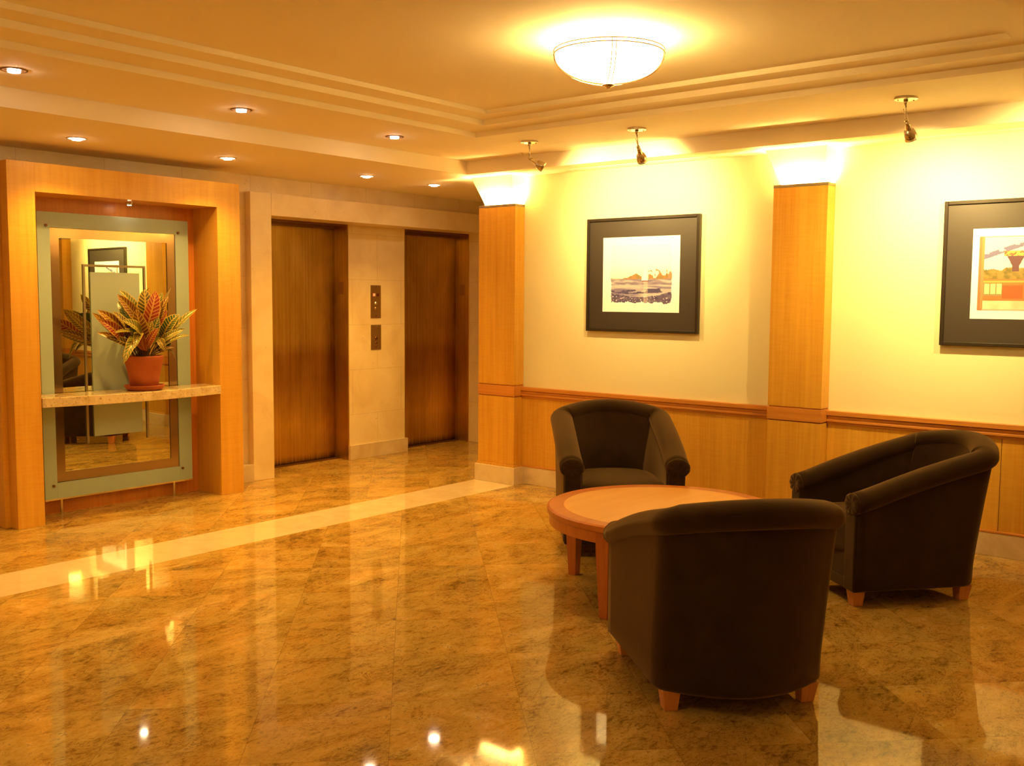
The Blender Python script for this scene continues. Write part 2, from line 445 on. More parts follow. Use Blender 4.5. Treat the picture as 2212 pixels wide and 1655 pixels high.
# ------------------------------------------------------------------ elevator doors
def elevator(n, x0, x1):
    t = bpy.data.objects.new('door_%d' % n, None); COL.objects.link(t); t.location = (x0, DY, 0); tag(t, kind='structure')
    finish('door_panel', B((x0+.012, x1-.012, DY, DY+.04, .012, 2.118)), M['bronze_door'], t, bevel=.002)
    jb = finish('side_jamb', B((x1-.012, x1, PY+.004, DY+.05, 0, OZ), (x0, x0+.012, PY+.004, DY+.05, 0, OZ)), M['bronze'], t)
    finish('head_jamb', B((x0+.012, x1-.012, DY-.06, DY+.05, 2.118, OZ), (x0+.012, x1-.012, PY+.004, DY-.06, 2.140, OZ)), M['bronze_dark'], t)
    finish('sill', B((x0+.012, x1-.012, DY-.05, DY+.05, .0005, .010)), M['bronze_dark'], t)
    p = finish('floor_plate', B((x1-.016, x1-.012, PY+.055, PY+.125, 1.525, 1.64)), M['bronze_plate'], jb, bevel=.001)
    return t
elevator(1, OX0, 6.22)
elevator(2, 6.93, OX1)

# hall call panels
def call_panel(name, x0, x1, z0, z1, label, cat, feats):
    t = thing(name, ((x0+x1)/2, PY, (z0+z1)/2), label, cat)
    pl = finish('plate', B((x0, x1, PY-.006, PY-.0005, z0, z1)), M['bronze_plate'], t, bevel=.001)
    cx = (x0+x1)/2
    for nm, dx, z, r, mt in feats:
        bm = bmesh.new()
        if nm == 'indicator_lens': box(bm, cx+dx-r, cx+dx+r, PY-.009, PY-.006, z-r, z+r)
        else: lathe(bm, [(r, 0), (r, .004), (r*.7, .008)], (cx+dx, PY-.006, z), (0, -1, 0), 20)
        finish(nm, bm, mt, pl)
call_panel('elevator_call_panel', 6.487, 6.614, 1.306, 1.612, 'taller bronze call panel with two red lenses between the elevator doors', 'call panel',
    [('indicator_lens', -.024, 1.523, .013, M['red_lens']), ('indicator_lens', .024, 1.523, .013, M['dark_red']),
     ('call_button', 0, 1.443, .017, M['button']), ('call_button', 0, 1.393, .017, M['bronze_plate']), ('screw', 0, 1.327, .005, M['bronze_dark']), ('screw', 0, 1.595, .005, M['bronze_dark'])])
call_panel('key_switch_panel', 6.489, 6.615, 1.010, 1.242, 'shorter bronze key switch panel below the call panel', 'switch panel',
    [('key_switch', 0, 1.117, .017, M['bronze_dark']), ('key_switch', 0, 1.075, .013, M['bronze_dark']), ('key_switch', 0, 1.040, .010, M['bronze_dark']),
     ('switch_core', 0, 1.119, .008, M['button']), ('switch_core', 0, 1.077, .006, M['button']), ('switch_core', 0, 1.042, .005, M['button']), ('screw', 0, 1.226, .005, M['button'])])

# ------------------------------------------------------------------ mirror niche
NX0, NX1, NI0, NI1, NY, NB = 2.93, 4.65, 3.105, 4.452, 6.49, 6.80
t = thing('mirror_portal', (3.79, NY, 0), 'honey wood portal framing the tall mirror left of the elevators', 'wall portal')
finish('side_post', B((NX0, NI0, NY, YW-.001, 0, 2.34)), M['wood_portal'], t, bevel=.002)
finish('side_post', B((NI1, NX1, NY, YW-.001, 0, 2.34)), M['wood_portal'], t, bevel=.002)
finish('header', B((NI0, NI1, NY+.0005, YW-.001, 2.155, 2.3395)), M['wood_portal'], t, bevel=.0015)
finish('back_panel', B((NI0, NI1, NB, YW-.001, 0, 2.155)), M['wood_dark'], t)
finish('side_fin', B((NX0-.035, NX0, NY+.10, YW-.001, 0, 2.34)), M['wood_portal'], t, bevel=.002)
t2 = thing('niche_spotlight', (3.855, 6.668, 2.155), 'tiny steel spotlight under the wood portal header above the mirror', 'light')
bm = bmesh.new(); lathe(bm, [(.028, 0), (.028, -.012), (.02, -.02)], (3.855, 6.668, 2.155), None, 20)
finish('housing', bm, M['chrome'], t2)
bm = bmesh.new(); lathe(bm, [(.014, 0), (.012, -.003)], (3.855, 6.668, 2.135), None, 16)
finish('lamp_face', bm, M['bulb'], t2)
a = add_light('niche_spot_light', 'SPOT', (3.855, 6.655, 2.126), 2.4, WARM, spot_size=radians(80), spot_blend=1.0, shadow_soft_size=.015); aim(a, (3.855, 6.42, .8))

MY = 6.74
def slant(o):
    for v in o.data.vertices: v.co.y += (6.764-(v.co.x+3.795-3.30)*.0229)-MY-.001
t = thing('framed_wall_mirror', (3.795, MY, 0), 'tall mirror with pale frosted border standing on steel rods inside the wood portal', 'mirror')
def rim(x0, x1, z0, z1, ix0, ix1, iz0, iz1, ya, yb):
    return B((x0, ix0, ya, yb, z0, z1), (ix1, x1, ya, yb, z0, z1), (ix0, ix1, ya, yb, z0, iz0), (ix0, ix1, ya, yb, iz1, z1))
bm = bmesh.new()      # the silvered glass sits a little out of square behind the frosted ring
loft(bm, [[(3.30, 6.767, z), (4.26, 6.745, z), (4.26, 6.751, z), (3.30, 6.773, z)] for z in (.21, 1.96)])
finish('mirror_glass', bm, M['mirror'], t)
finish('frosted_border', rim(3.225, 4.360, .115, 2.055, 3.312, 4.252, .221, 1.953, MY-.008, MY+.012), M['frosted'], t, bevel=.001)
slant(finish('bronze_band', rim(3.312, 4.252, .221, 1.953, 3.385, 4.186, .288, 1.887, MY-.002, MY+.001), M['bronze_mirror'], t))
slant(finish('centre_panel', B((3.598, 3.962, MY-.005, MY, .513, 1.661)), M['frosted2'], t))
slant(finish('centre_frame', B((3.545, 3.560, MY-.004, MY, .467, 1.714), (3.997, 4.012, MY-.004, MY, .463, 1.714), (3.560, 3.997, MY-.004, MY, 1.698, 1.714)), M['cap'], t))
finish('bottom_channel', B((3.225, 4.360, MY-.012, MY+.014, .105, .116)), M['chrome'], t)
for x in (3.345, 4.213):
    bm = bmesh.new(); rod(bm, (x, MY+.012, 0), (x, MY+.012, .106), .011); finish('support_rod', bm, M['chrome'], t, smooth=False)
for x in (3.285, 4.275):
    for z in (1.965, .205):
        bm = bmesh.new(); rod(bm, (x, MY-.018, z), (x, MY-.007, z), .009); finish('bolt', bm, M['bronze_dark'], t)
        bm = bmesh.new(); rod(bm, (x, MY+.012, z), (x, NB-.001, z), .006); finish('stand_off', bm, M['chrome'], t)

# bowed granite shelf
bm = bmesh.new()
n = 28; front = []
for i in range(n+1):
    f = i/n; x = NI0+.001+(NI1-NI0-.002)*f
    front.append((x, 6.475-.085*sin(pi*f)))
outl = front+[(NI1-.001, MY-.022), (NI0+.001, MY-.022)]
loft(bm, [[(x, y, z) for x, y in outl] for z in (.772, .836)])
tag(finish('bowed_stone_shelf', bm, M['granite'], bevel=.004), 'bowed speckled granite shelf carrying the potted plant across the mirror', 'shelf')

# ------------------------------------------------------------------ potted croton
def at(px, py, axis, v):
    d = _f + R_*((px-1106)/FPX) - U_*((py-827.5)/FPX)
    o = Vector((0, 0, EYE)); k = (v-o[axis])/d[axis]
    return o+d*k
PC = Vector((3.872, 6.555, .836))
t = thing('potted_croton', PC, 'croton plant with yellow veined leaves in a terracotta pot on the shelf', 'potted plant')
bm = bmesh.new()
lathe(bm, [(.105, 0), (.120, .006), (.137, .030), (.137, .036), (.128, .036), (.112, .014), (.02, .012)], PC, None, 48)
finish('saucer', bm, M['terracotta'], t, smooth=True)
bm = bmesh.new()
lathe(bm, [(.085, .013), (.092, .016), (.104, .09), (.124, .185), (.126, .187), (.132, .235), (.131, .243), (.119, .243), (.117, .222), (.02, .220)], PC, None, 48)
finish('pot', bm, M['terracotta'], t, smooth=True)
bm = bmesh.new(); lathe(bm, [(.1175, 0), (.08, .006), (.01, .010)], PC+Vector((0, 0, .222)), None, 32)
finish('soil', bm, M['soil'], t, smooth=True)
K = 5.515
def pp(cx, cy, Y): return at(60+cx/K, 580+cy/K, 1, Y)
GREEN, YEL, ORA, RED, DK, OLV = (.04, .085, .014), (.11, .14, .022), (.20, .075, .012), (.24, .022, .006), (.008, .045, .010), (.085, .065, .010)
leaves = [ # tip, base (crop px), depth tip, depth base, width m, colour, vein strength, bend
 ((1090,235),(1330,600),6.60,6.56,.060,YEL,1,.02), ((1065,290),(1330,640),6.50,6.53,.062,ORA,.9,.02), ((1390,215),(1405,700),6.56,6.56,.095,OLV,1,.03),
 ((1525,235),(1400,760),6.50,6.52,.085,RED,.7,.03), ((1605,265),(1480,740),6.58,6.57,.06,GREEN,1,.02), ((1705,210),(1500,640),6.60,6.58,.018,OLV,.5,.02),
 ((1675,310),(1500,720),6.47,6.52,.050,ORA,1,.02), ((1070,370),(1260,720),6.66,6.6,.065,DK,.5,.02), ((1120,430),(1300,760),6.62,6.58,.06,DK,.4,.02),
 ((825,465),(1180,790),6.52,6.54,.062,ORA,1,.03), ((770,508),(1080,800),6.58,6.56,.045,ORA,1,.02), ((1000,480),(1200,860),6.46,6.52,.068,OLV,1,.03),
 ((850,585),(1130,860),6.42,6.5,.070,RED,.8,.03), ((1045,530),(1300,800),6.50,6.54,.080,GREEN,.12,.02), ((1290,450),(1390,900),6.42,6.5,.085,ORA,1,.03),
 ((1120,588),(1360,830),6.37,6.47,.070,YEL,.9,.03), ((1665,480),(1450,850),6.48,6.53,.060,RED,.6,.02), ((1805,515),(1600,850),6.50,6.54,.082,GREEN,1,.03),
 ((2015,455),(1600,890),6.52,6.54,.040,YEL,1,.03), ((1885,690),(1560,930),6.50,6.54,.035,OLV,.9,.03), ((1930,765),(1560,960),6.46,6.52,.030,YEL,1,.03),
 ((1850,700),(1560,900),6.42,6.5,.040,YEL,1,.03), ((820,735),(1210,920),6.48,6.52,.042,ORA,1,.03), ((1030,745),(1300,780),6.40,6.5,.028,YEL,1,.02), ((930,800),(1280,960),6.44,6.5,.05,OLV,1,.02),
 ((1140,1085),(1300,800),6.37,6.48,.050,YEL,1,.05), ((1120,1020),(1300,880),6.42,6.5,.040,GREEN,1,.04), ((1275,920),(1345,770),6.35,6.45,.045,YEL,1,.03),
 ((1770,1080),(1600,990),6.46,6.52,.014,OLV,.4,.05), ((1740,920),(1570,1000),6.46,6.52,.022,ORA,.5,.02), ((1555,690),(1420,950),6.38,6.47,.045,RED,.8,.02), ((1640,960),(1560,850),6.37,6.44,.040,OLV,.9,.03),
 ((1700,850),(1560,980),6.50,6.54,.07,DK,.6,.02), ((1810,640),(1560,900),6.60,6.57,.07,GREEN,.8,.02), ((1560,560),(1440,900),6.44,6.5,.06,GREEN,.8,.02), ((1480,600),(1400,930),6.42,6.48,.05,OLV,1,.02),
 ((1200,700),(1370,950),6.44,6.5,.07,DK,.5,.02), ((1380,760),(1400,980),6.40,6.46,.06,RED,.6,.02), ((1640,560),(1500,900),6.62,6.58,.06,DK,.6,.02), ((1020,640),(1300,900),6.62,6.58,.07,DK,.5,.02)]
for k in range(12):       # foliage on the mirror side, seen in the reflection
    a = random.uniform(0, pi); r = random.uniform(.10, .24)
    leaves.append((None, (PC.x+cos(a)*r, min(PC.y+sin(a)*r*.7, 6.70), random.uniform(1.22, 1.48)), 0, 0, random.uniform(.05, .08), random.choice([GREEN, ORA, OLV, YEL]), 1, .02))
bm = bmesh.new(); uvl = bm.loops.layers.uv.new('UVMap'); cl = bm.loops.layers.float_color.new('leaf_tint')
stems = bmesh.new()
for tip, base, yt, yb, w, colr, vs, bend in leaves:
    if tip is None:
        T = Vector(base); Bv = Vector((PC.x+(T.x-PC.x)*.35, PC.y+.02+(T.y-PC.y)*.3, 1.10+(T.z-1.1)*.3))
    else: T = pp(*tip, yt); Bv = pp(*base, yb)
    root = Vector((PC.x+(Bv.x-PC.x)*.35, PC.y+(Bv.y-PC.y)*.35, 1.06))
    mid_ = (root+Bv)/2+Vector((0, 0, .01))
    tube(stems, [root, mid_, Bv], .0035, 6)
    ax = T-Bv; L = ax.length; ax.normalize()
    view = (Vector((0, 0, EYE))-Bv).normalized()
    nrm = (view*.8+Vector((random.uniform(-.4, .4), random.uniform(-.3, .3), .55)))
    nrm = (nrm-ax*nrm.dot(ax)).normalized(); sd = ax.cross(nrm)
    NV, NU = 12, 6; rows = []
    jit = random.uniform(.8, 1.2)
    for i in range(NV+1):
        v = i/NV
        ww = w*.66*(sin(pi*min(1, v**.85*.97+.03))**.62)*(1+.04*sin(v*26+jit*5)) if i < NV else .0008
        c = Bv+ax*(L*v)+nrm*(bend*4*v*(1-v)) - Vector((0, 0, bend*.6*v*v))
        rows.append([(bm.verts.new(c+sd*(ww*(u/(NU/2)-1))+nrm*(abs(u/(NU/2)-1)*ww*.35)), u/(NU/2)-1, v) for u in range(NU+1)])
    for a_, b_ in zip(rows, rows[1:]):
        for u in range(NU):
            q = (a_[u], a_[u+1], b_[u+1], b_[u])
            f = bm.faces.new([z[0] for z in q]); f.smooth = True
            for lp, z in zip(f.loops, q):
                lp[uvl].uv = (z[1], z[2]); lp[cl] = (colr[0]*jit, colr[1]*jit, colr[2]*jit, vs)
finish('foliage', bm, M['leaf'], t)
for k in range(5):
    a = k*1.3; tube(stems, [(PC.x+.03*cos(a), PC.y+.03*sin(a), 1.05), (PC.x+.05*cos(a), PC.y+.04*sin(a), 1.16), (PC.x+.09*cos(a), PC.y+.05*sin(a), 1.24)], .006, 8)
finish('stems', stems, M['stem'], t)

# ------------------------------------------------------------------ pictures
def picture(name, y0, y1, z0, z1, my0, my1, mz0, mz1, label, paint, py0, py1, pz0, pz1):
    x = XW-.034
    t = thing(name, (XW, (y0+y1)/2, (z0+z1)/2), label, 'picture')
    fw = .022
    finish('frame', B((x, XW-.0008, y0, y0+fw, z0, z1), (x, XW-.0008, y1-fw, y1, z0, z1), (x, XW-.0008, y0+fw, y1-fw, z0, z0+fw), (x, XW-.0008, y0+fw, y1-fw, z1-fw, z1)), M['black_frame'], t, bevel=.003)
    a, b = x+.012, XW-.006
    finish('dark_mat', B((a, b, y0+fw, my0, z0+fw, z1-fw), (a, b, my1, y1-fw, z0+fw, z1-fw), (a, b, my0, my1, z0+fw, mz0), (a, b, my0, my1, mz1, z1-fw)), M['mat_board'], t)
    finish('white_mat', B((a+.003, b, my0, my1, mz0, mz1)), M['white_mat'], t)
    NXp, NZp = 150, 130
    bm = bmesh.new(); lay = bm.loops.layers.float_color.new('paint')
    g = [[bm.verts.new((a+.0022, py1+(py0-py1)*i/NXp, pz0+(pz1-pz0)*j/NZp)) for i in range(NXp+1)] for j in range(NZp+1)]
    for j in range(NZp):
        for i in range(NXp):
            f = bm.faces.new((g[j][i], g[j][i+1], g[j+1][i+1], g[j+1][i]))
            c = paint((i+.5)/NXp, (j+.5)/NZp)
            c = (c[0]**1.7, c[1]**1.65, min(1, c[2]**1.4*1.25))
            for lp in f.loops: lp[lay] = (*c, 1)
    mt = NT('printed_artwork'); vc = mt.node('ShaderNodeVertexColor'); vc.layer_name = 'paint'
    mt.set(Base_Color=vc.outputs[0], Roughness=.6)
    finish('print', bm, mt.m, t)
from mathutils import noise as mn
def nz(x, y, s=1.0, seed=0): return mn.fractal(Vector((x*s, y*s, seed)), 1.0, 2.0, 4)
PAPER = (.92, .94, .96)
def lerp(a, b, f): f = max(0, min(1, f)); return tuple(p+(q-p)*f for p, q in zip(a, b))
def seascape(u, v):
    e = .025+.02*nz(u, v, 7, 3)
    if u < e or u > 1-e or v < e*1.6+.02*nz(u, v, 20, 5) or v > .985: return PAPER
    hor = .42
    if v > hor:
        c = lerp((.80, .80, .66), (.86, .85, .80), (v-hor)*4)
        h = hor + .012+ .045*max(0, nz(u, 0, 4, 9)+.3) + (.05*max(0, 1-abs(u-.45)/.1)) + (.10 if u > .62 else 0)*max(0, .5+nz(u, 0, 9, 2))
        if v < h and abs(u-.565) > .05:
            return lerp((.42, .34, .14), (.62, .36, .14), nz(u, v, 14, 1)*1.5+.3) if u < .92 else (.5, .38, .2)
        if u > .62 and v < hor+.17 and nz(u, v, 26, 8) > .28: return (.45, .38, .25)
        if u > .505+.0*(v) and u < .60 and v < hor+.22 and abs(u-.57) < .055*(1-(v-hor)/.22): return (.88, .86, .82)
        return c
    n = nz(u*.35, v*3.2, 6, 4)
    c = lerp((.62, .58, .50), (.36, .32, .36), n*1.6+.25)
    if abs(u-.565) < .052*(1-(v-hor+.02)/.2) and hor-.02 < v < hor+.18: return (.97, .97, .97)
    if hor-.09 < v < hor: c = lerp(c, (.34, .30, .32), .5+nz(u, v*4, 6, 6))
    if abs(v-.20-.05*u) < .035 and nz(u, v*4, 5, 11) > -.1: c = (.20, .17, .22)
    if v < .13+.05*nz(u, 0, 5, 12)+.10*abs(u-.5)**2*4: c = lerp(c, (.16, .12, .18), .75+.3*nz(u, v, 18, 14))
    if v < .15 and nz(u, v, 40, 13) > .50: c = (.8, .76, .74)
    if abs(u-.58) < .035 and v < hor-.03: c = lerp(c, (.80, .72, .55), .4)
    if abs(v-hor+.022) < .014 and abs(u-.57) < .05: c = (.34, .14, .06)
    return c
def townscape(u, v):
    if u < .03 or v > .985 or v < .015: return (.62, .30, .12) if u < .045 else (.6, .5, .35)
    if u < .055: return (.66, .36, .14)
    c = (.80, .74, .52)
    if v > .52:
        c = lerp((.80, .78, .60), (.60, .60, .62), nz(u, v*1.6, 4, 21)*1.4+.2)
        d = v-(.70+.45*u)
        if abs(d) < .035 and nz(u, v, 9, 22) > -.25: c = (.30, .28, .34)
    if v < .56+.05*nz(u, 0, 8, 23) and v > .42: c = lerp((.30, .26, .06), (.46, .36, .10), nz(u, v, 16, 24)+.5)
    cx = .36
    if .52 < v < .76 and abs(u-cx) < .035+.06*max(0, (v-.60)/.16): c = (.26, .15, .12)
    if .73 < v < .80 and abs(u-cx) < .115: c = (.72, .52, .16) if nz(u, v, 30, 25) > -.1 else (.5, .24, .1)
    if .12 < v < .42 and u > .05:
        c = (.62, .30, .09) if u < .48 else (.70, .48, .26)
        if u > .45 and nz(u, v, 26, 26) > .2: c = (.5, .1, .12)
        if abs(v-.39) < .012: c = (.78, .48, .14)
        if .24 < u < .44 and .16 < v < .34: c = (.52, .22, .06)
    if u < .24 and .20 < v < .36:
        c = (.40, .36, .16)
        for k in range(3):
            if abs(u-.09-.06*k) < .022 and v > .22: c = (.70, .78, .34)
    if v < .13: c = lerp((.80, .70, .46), (.74, .58, .34), nz(u, v, 5, 27)+.5)
    if u > .5 and .3 < v < .45 and nz(u, v, 34, 28) > .15: c = (.8, .72, .6)
    return c
picture('framed_seascape', 3.533, 4.493, 1.256, 2.099, 3.689, 4.350, 1.404, 1.957,
        'black framed seascape with a sailboat hanging between the two wood pilasters', seascape, 3.742, 4.290, 1.455, 1.905)
picture('framed_townscape', .93, 1.893, 1.236, 2.091, 1.086, 1.728, 1.398, 1.926,
        'black framed townscape in orange and green hanging right of the middle pilaster', townscape, 1.135, 1.690, 1.448, 1.878)

# ------------------------------------------------------------------ ceiling bowl lamp
def bowl_lamp(LC, label):
    t = thing('ceiling_bowl_lamp', (LC.x, LC.y, 2.67), label, 'ceiling lamp')
    bm = bmesh.new(); Rb = .243; D = .125
    prof = [(Rb*sin(a), -D*cos(a)) for a in [i*pi/2/14 for i in range(15)]]
    prof = [(max(r, .001), h) for r, h in prof] + [(Rb-.006, 0)] + [((Rb-.006)*sin(a), -(D-.006)*cos(a)) for a in [i*pi/2/14 for i in range(14, -1, -1)]]
    lathe(bm, prof, LC, None, 64, caps=False)
    bmesh.ops.remove_doubles(bm, verts=bm.verts, dist=1e-4)
    finish('glass_bowl', bm, M['bowl'], t, smooth=True)
    bm = bmesh.new()
    for zz in (.004, .020): tube(bm, [(LC.x+.25*cos(2*pi*i/64), LC.y+.25*sin(2*pi*i/64), LC.z+zz) for i in range(64)], .0028, 6, True)
    finish('rim_ring', bm, M['bronze_dark'], t, smooth=True)
    for k in range(4):
        a0 = radians(39.4+180)+k*pi/2
        bm = bmesh.new()
        for off in (-.009, .009):
            pts = []
            for i in range(13):
                th = i*pi/2/12
                r = .248*sin(th)+.001; z = -(D+.004)*cos(th)
                e = Vector((cos(a0), sin(a0), 0)); s_ = Vector((-sin(a0), cos(a0), 0))
                pts.append(LC+e*max(r, .012)+s_*off+Vector((0, 0, z)))
            pts.append(pts[-1]+Vector((0, 0, .022)))
            tube(bm, pts, .002, 6)
        finish('strap', bm, M['bronze_dark'], t, smooth=True)
    bm = bmesh.new(); lathe(bm, [(.004, -D-.002), (.028, -D-.004), (.028, -D-.010), (.012, -D-.016), (.006, -D-.024)], LC, None, 24)
    finish('finial', bm, M['nickel'], t, smooth=True)
    bm = bmesh.new(); lathe(bm, [(.075, .070), (.075, .052), (.06, .045), (.012, .043), (.012, -.10)], LC, None, 24)
    finish('canopy', bm, M['white_metal'], t, smooth=True)
    for k in range(3):
        a = k*2*pi/3+.4
        add_light('bowl_bulb', 'POINT', (LC.x+.10*cos(a), LC.y+.10*sin(a), LC.z-.012), 2.0, HALO, shadow_soft_size=.03)
bowl_lamp(Vector((3.905, 2.655, 2.60)), 'large glowing opal glass bowl lamp hanging under the ceiling tray')
bowl_lamp(Vector((.35, 2.655, 2.60)), 'added bowl lamp lighting the fascia, beyond the left edge of the view')  # added unseen lamp, lifts the light on fascia and ceiling

# ------------------------------------------------------------------ recessed downlights
def downlight(x, y, z, label, group, bright, power, gimbal):
    t = thing('recessed_downlight', (x, y, z), label, 'downlight', group)
    bm = bmesh.new(); r = .062
    lathe(bm, [(r, -.0002), (r, -.003), (r-.014, -.004), (r-.016, -.0002)], (x, y, z), None, 32)
    finish('trim_ring', bm, M['bronze_dark'] if gimbal else M['white_metal'], t, smooth=True)
    bm = bmesh.new(); lathe(bm, [(r-.016, -.0015), (.001, -.0017)], (x, y, z), None, 32)
    finish('reflector', bm, M['nickel'] if gimbal else M['bulb'], t, smooth=True)
    bm = bmesh.new(); lathe(bm, [(.030, -.002), (.028, -.012), (.001, -.016)], (x, y, z), None, 24)
    finish('lamp_face', bm, M['bulb_cool'] if gimbal else M['bulb'], t, smooth=True)
    a = add_light('downlight_spot', 'SPOT', (x, y, z-.025), power, WARM, spot_size=radians(118 if not gimbal else 105), spot_blend=.9, shadow_soft_size=.03)
    return t
DL1, DL2 = 24, 23
for x, lb in ((2.313, 'bright recessed downlight nearest the left edge, in the upper ceiling'), (3.608, 'middle recessed downlight of the three in the upper ceiling'), (4.83, 'recessed downlight in the upper ceiling nearest its corner')):
    downlight(x, 5.005, ZC, lb, 'gimbal downlights in the upper ceiling', 1, DL1, True)
for x, lb in ((3.214, 'recessed downlight in the low soffit above the left wood post'), (4.313, 'recessed downlight in the low soffit above the right wood post'), (5.624, 'recessed downlight in the low soffit before the first elevator'), (6.406, 'recessed downlight in the low soffit nearest the corner pilaster')):
    downlight(x, 6.15, ZS, lb, 'downlights in the soffit along the elevator wall', 1, DL2, False)

# unseen downlights added left of and behind the view for floor and ceiling bounce
for (x, y), lb in (((1.02, 5.005), 'added fill downlight beyond the left edge, in line with the upper ceiling row'), ((-1.2, 3.6), 'added fill downlight at the lobby side, far left of the view'),
                   ((-1.2, 1.2), 'added fill downlight at the lobby side, behind and left of the viewer'), ((1.2, -1.2), 'added fill downlight behind the viewer, left one of two'), ((3.6, -1.2), 'added fill downlight behind the viewer, right one of two')):
    downlight(x, y, ZC, lb, 'gimbal downlights in the upper ceiling', 1, 24, True)

# ------------------------------------------------------------------ picture spotlights
def spotlight(cx, cy, elbow, head_dir, tail, label, target, power):
    t = thing('adjustable_spotlight', (cx, cy, ZC), label, 'spotlight', 'nickel spotlights on the upper ceiling')
    bm = bmesh.new(); lathe(bm, [(.060, 0), (.060, -.010), (.052, -.013), (.01, -.014)], (cx, cy, ZC-.0003), None, 40)
    finish('canopy', bm, M['nickel'], t, smooth=False)
    for s_ in (-1, 1):
        bm = bmesh.new(); lathe(bm, [(.004, 0), (.003, -.004)], (cx+s_*.028, cy-s_*.032, ZC-.013), None, 10); finish('screw', bm, M['bronze_dark'], t)
    E = Vector((cx, cy, ZC))+Vector(elbow)
    bm = bmesh.new(); lathe(bm, [(.013, 0), (.011, .014), (.006, .026)], (cx, cy, ZC-.013), (0, 0, -1), 16); rod(bm, (cx, cy, ZC-.03), E, .0042)
    finish('stem', bm, M['nickel'], t, smooth=True)
    bm = bmesh.new(); lathe(bm, [(.002, -.011), (.010, -.007), (.0125, 0), (.010, .007), (.002, .011)], E, (.6, -.8, 0), 14); finish('elbow_joint', bm, M['nickel'], t, smooth=True)
    d = (Vector(head_dir).normalized()*.6+(Vector(target)-E).normalized()*.4).normalized()
    H = E+d*.008
    bm = bmesh.new()
    lathe(bm, [(.002, -.002), (.011, .0), (.013, .02), (.016, .048), (.017, .050), (.026, .056), (.034, .085), (.036, .108), (.033, .108), (.020, .07), (.002, .068)], H, d, 28)
    hd = finish('lamp_head', bm, M['nickel'], t, smooth=True)
    bm = bmesh.new(); lathe(bm, [(.030, .098), (.001, .099)], H, d, 24); finish('lamp_face', bm, M['bulb'], hd)
    bm = bmesh.new(); rod(bm, E, E-d*tail, .0022); finish('aiming_rod', bm, M['nickel'], t)
    a = add_light('picture_spot', 'SPOT', H+d*.112, power, HALO, spot_size=radians(116), spot_blend=1.0, shadow_soft_size=.02)
    aim(a, target)
SP = 27
spotlight(5.53, 4.405, (.0, .0, -.115), (.38, -.62, -.50), .07, 'nickel ceiling spotlight nearest the corner pilaster, tilted right', (XW, 4.08, 2.08), SP*.8)
spotlight(5.525, 3.536, (.02, .0, -.115), (.60, .05, -.72), .07, 'nickel ceiling spotlight in front of the sailboat picture', (XW, 3.92, 2.08), SP)
spotlight(5.56, 1.878, (.02, .0, -.115), (.55, -.12, -.82), .07, 'nickel ceiling spotlight near the townscape picture, rightmost of the three', (XW, 1.99, 1.80), SP*1.5)
# the next fixture of the row, right of the frame, washes the townscape as well
spotlight(5.56, 1.05, (.02, .0, -.115), (.55, .12, -.82), .07, 'nickel ceiling spotlight beyond the right edge of the view', (XW, 1.35, 2.02), SP*1.2)

# ------------------------------------------------------------------ slot air vents
def vent(y0, y1, x, label):
    t = thing('linear_air_vent', (x, (y0+y1)/2, ZS), label, 'air vent', 'slot vents in the low soffit')
    z = ZS
    finish('vent_frame', B((x-.045, x-.036, y0, y1, z-.005, z-.0003), (x+.036, x+.045, y0, y1, z-.005, z-.0003), (x-.036, x+.036, y0, y0+.009, z-.005, z-.0003), (x-.036, x+.036, y1-.009, y1, z-.005, z-.0003)), M['ceiling'], t)
    finish('slat', B((x-.006, x+.006, y0+.009, y1-.009, z-.005, z-.0003)), M['ceiling'], t)
    finish('slot_backing', B((x-.036, x-.006, y0+.009, y1-.009, z-.0015, z-.0004), (x+.006, x+.036, y0+.009, y1-.009, z-.0015, z-.0004)), M['vent'], t)
vent(3.42, 4.60, 6.27, 'slot air vent in the soffit above the sailboat picture')
vent(.70, 2.085, 6.31, 'slot air vent in the soffit above the townscape picture')

# ------------------------------------------------------------------ coffee table
TC = (4.438, 2.639); TZ = .45; TR = .597
t = thing('round_coffee_table', (*TC, 0), 'round wooden coffee table with pale inlaid top among the armchairs', 'coffee table')
bm = bmesh.new(); lathe(bm, [(TR-.085, 0), (TR-.012, .0), (TR, -.006), (TR, -.030), (TR-.006, -.035), (TR-.085, -.035)], (*TC, TZ), None, 96)
tp = finish('tabletop', bm, M['wood_ring'], t, smooth=False)
bm = bmesh.new(); lathe(bm, [(TR-.086, -.030), (TR-.086, .0003), (.001, .0003)], (*TC, TZ), None, 96)
finish('inlay', bm, M['wood_pale'], tp, smooth=False)
bm = bmesh.new(); lathe(bm, [(TR-.012, -.035), (TR-.012, -.088), (TR-.035, -.088), (TR-.035, -.035)], (*TC, TZ), None, 96)
finish('apron', bm, M['wood_ring'], t, smooth=False)
for k in range(4):
    a = radians(92)+k*pi/2; e = Vector((cos(a), sin(a), 0)); s_ = Vector((-sin(a), cos(a), 0)); c = Vector((*TC, 0))
    bm = bmesh.new(); ro = TR-.008
    def q(r0, r1, w, z): return [c+e*r0-s_*w+Vector((0,0,z)), c+e*r1-s_*w+Vector((0,0,z)), c+e*r1+s_*w+Vector((0,0,z)), c+e*r0+s_*w+Vector((0,0,z))]
    loft(bm, [q(ro-.066, ro-.020, .023, 0), q(ro-.078, ro-.002, .036, .33), q(ro-.078, ro-.002, .036, TZ-.036)])
    finish('leg', bm, M['wood_leg'], t, bevel=.003)

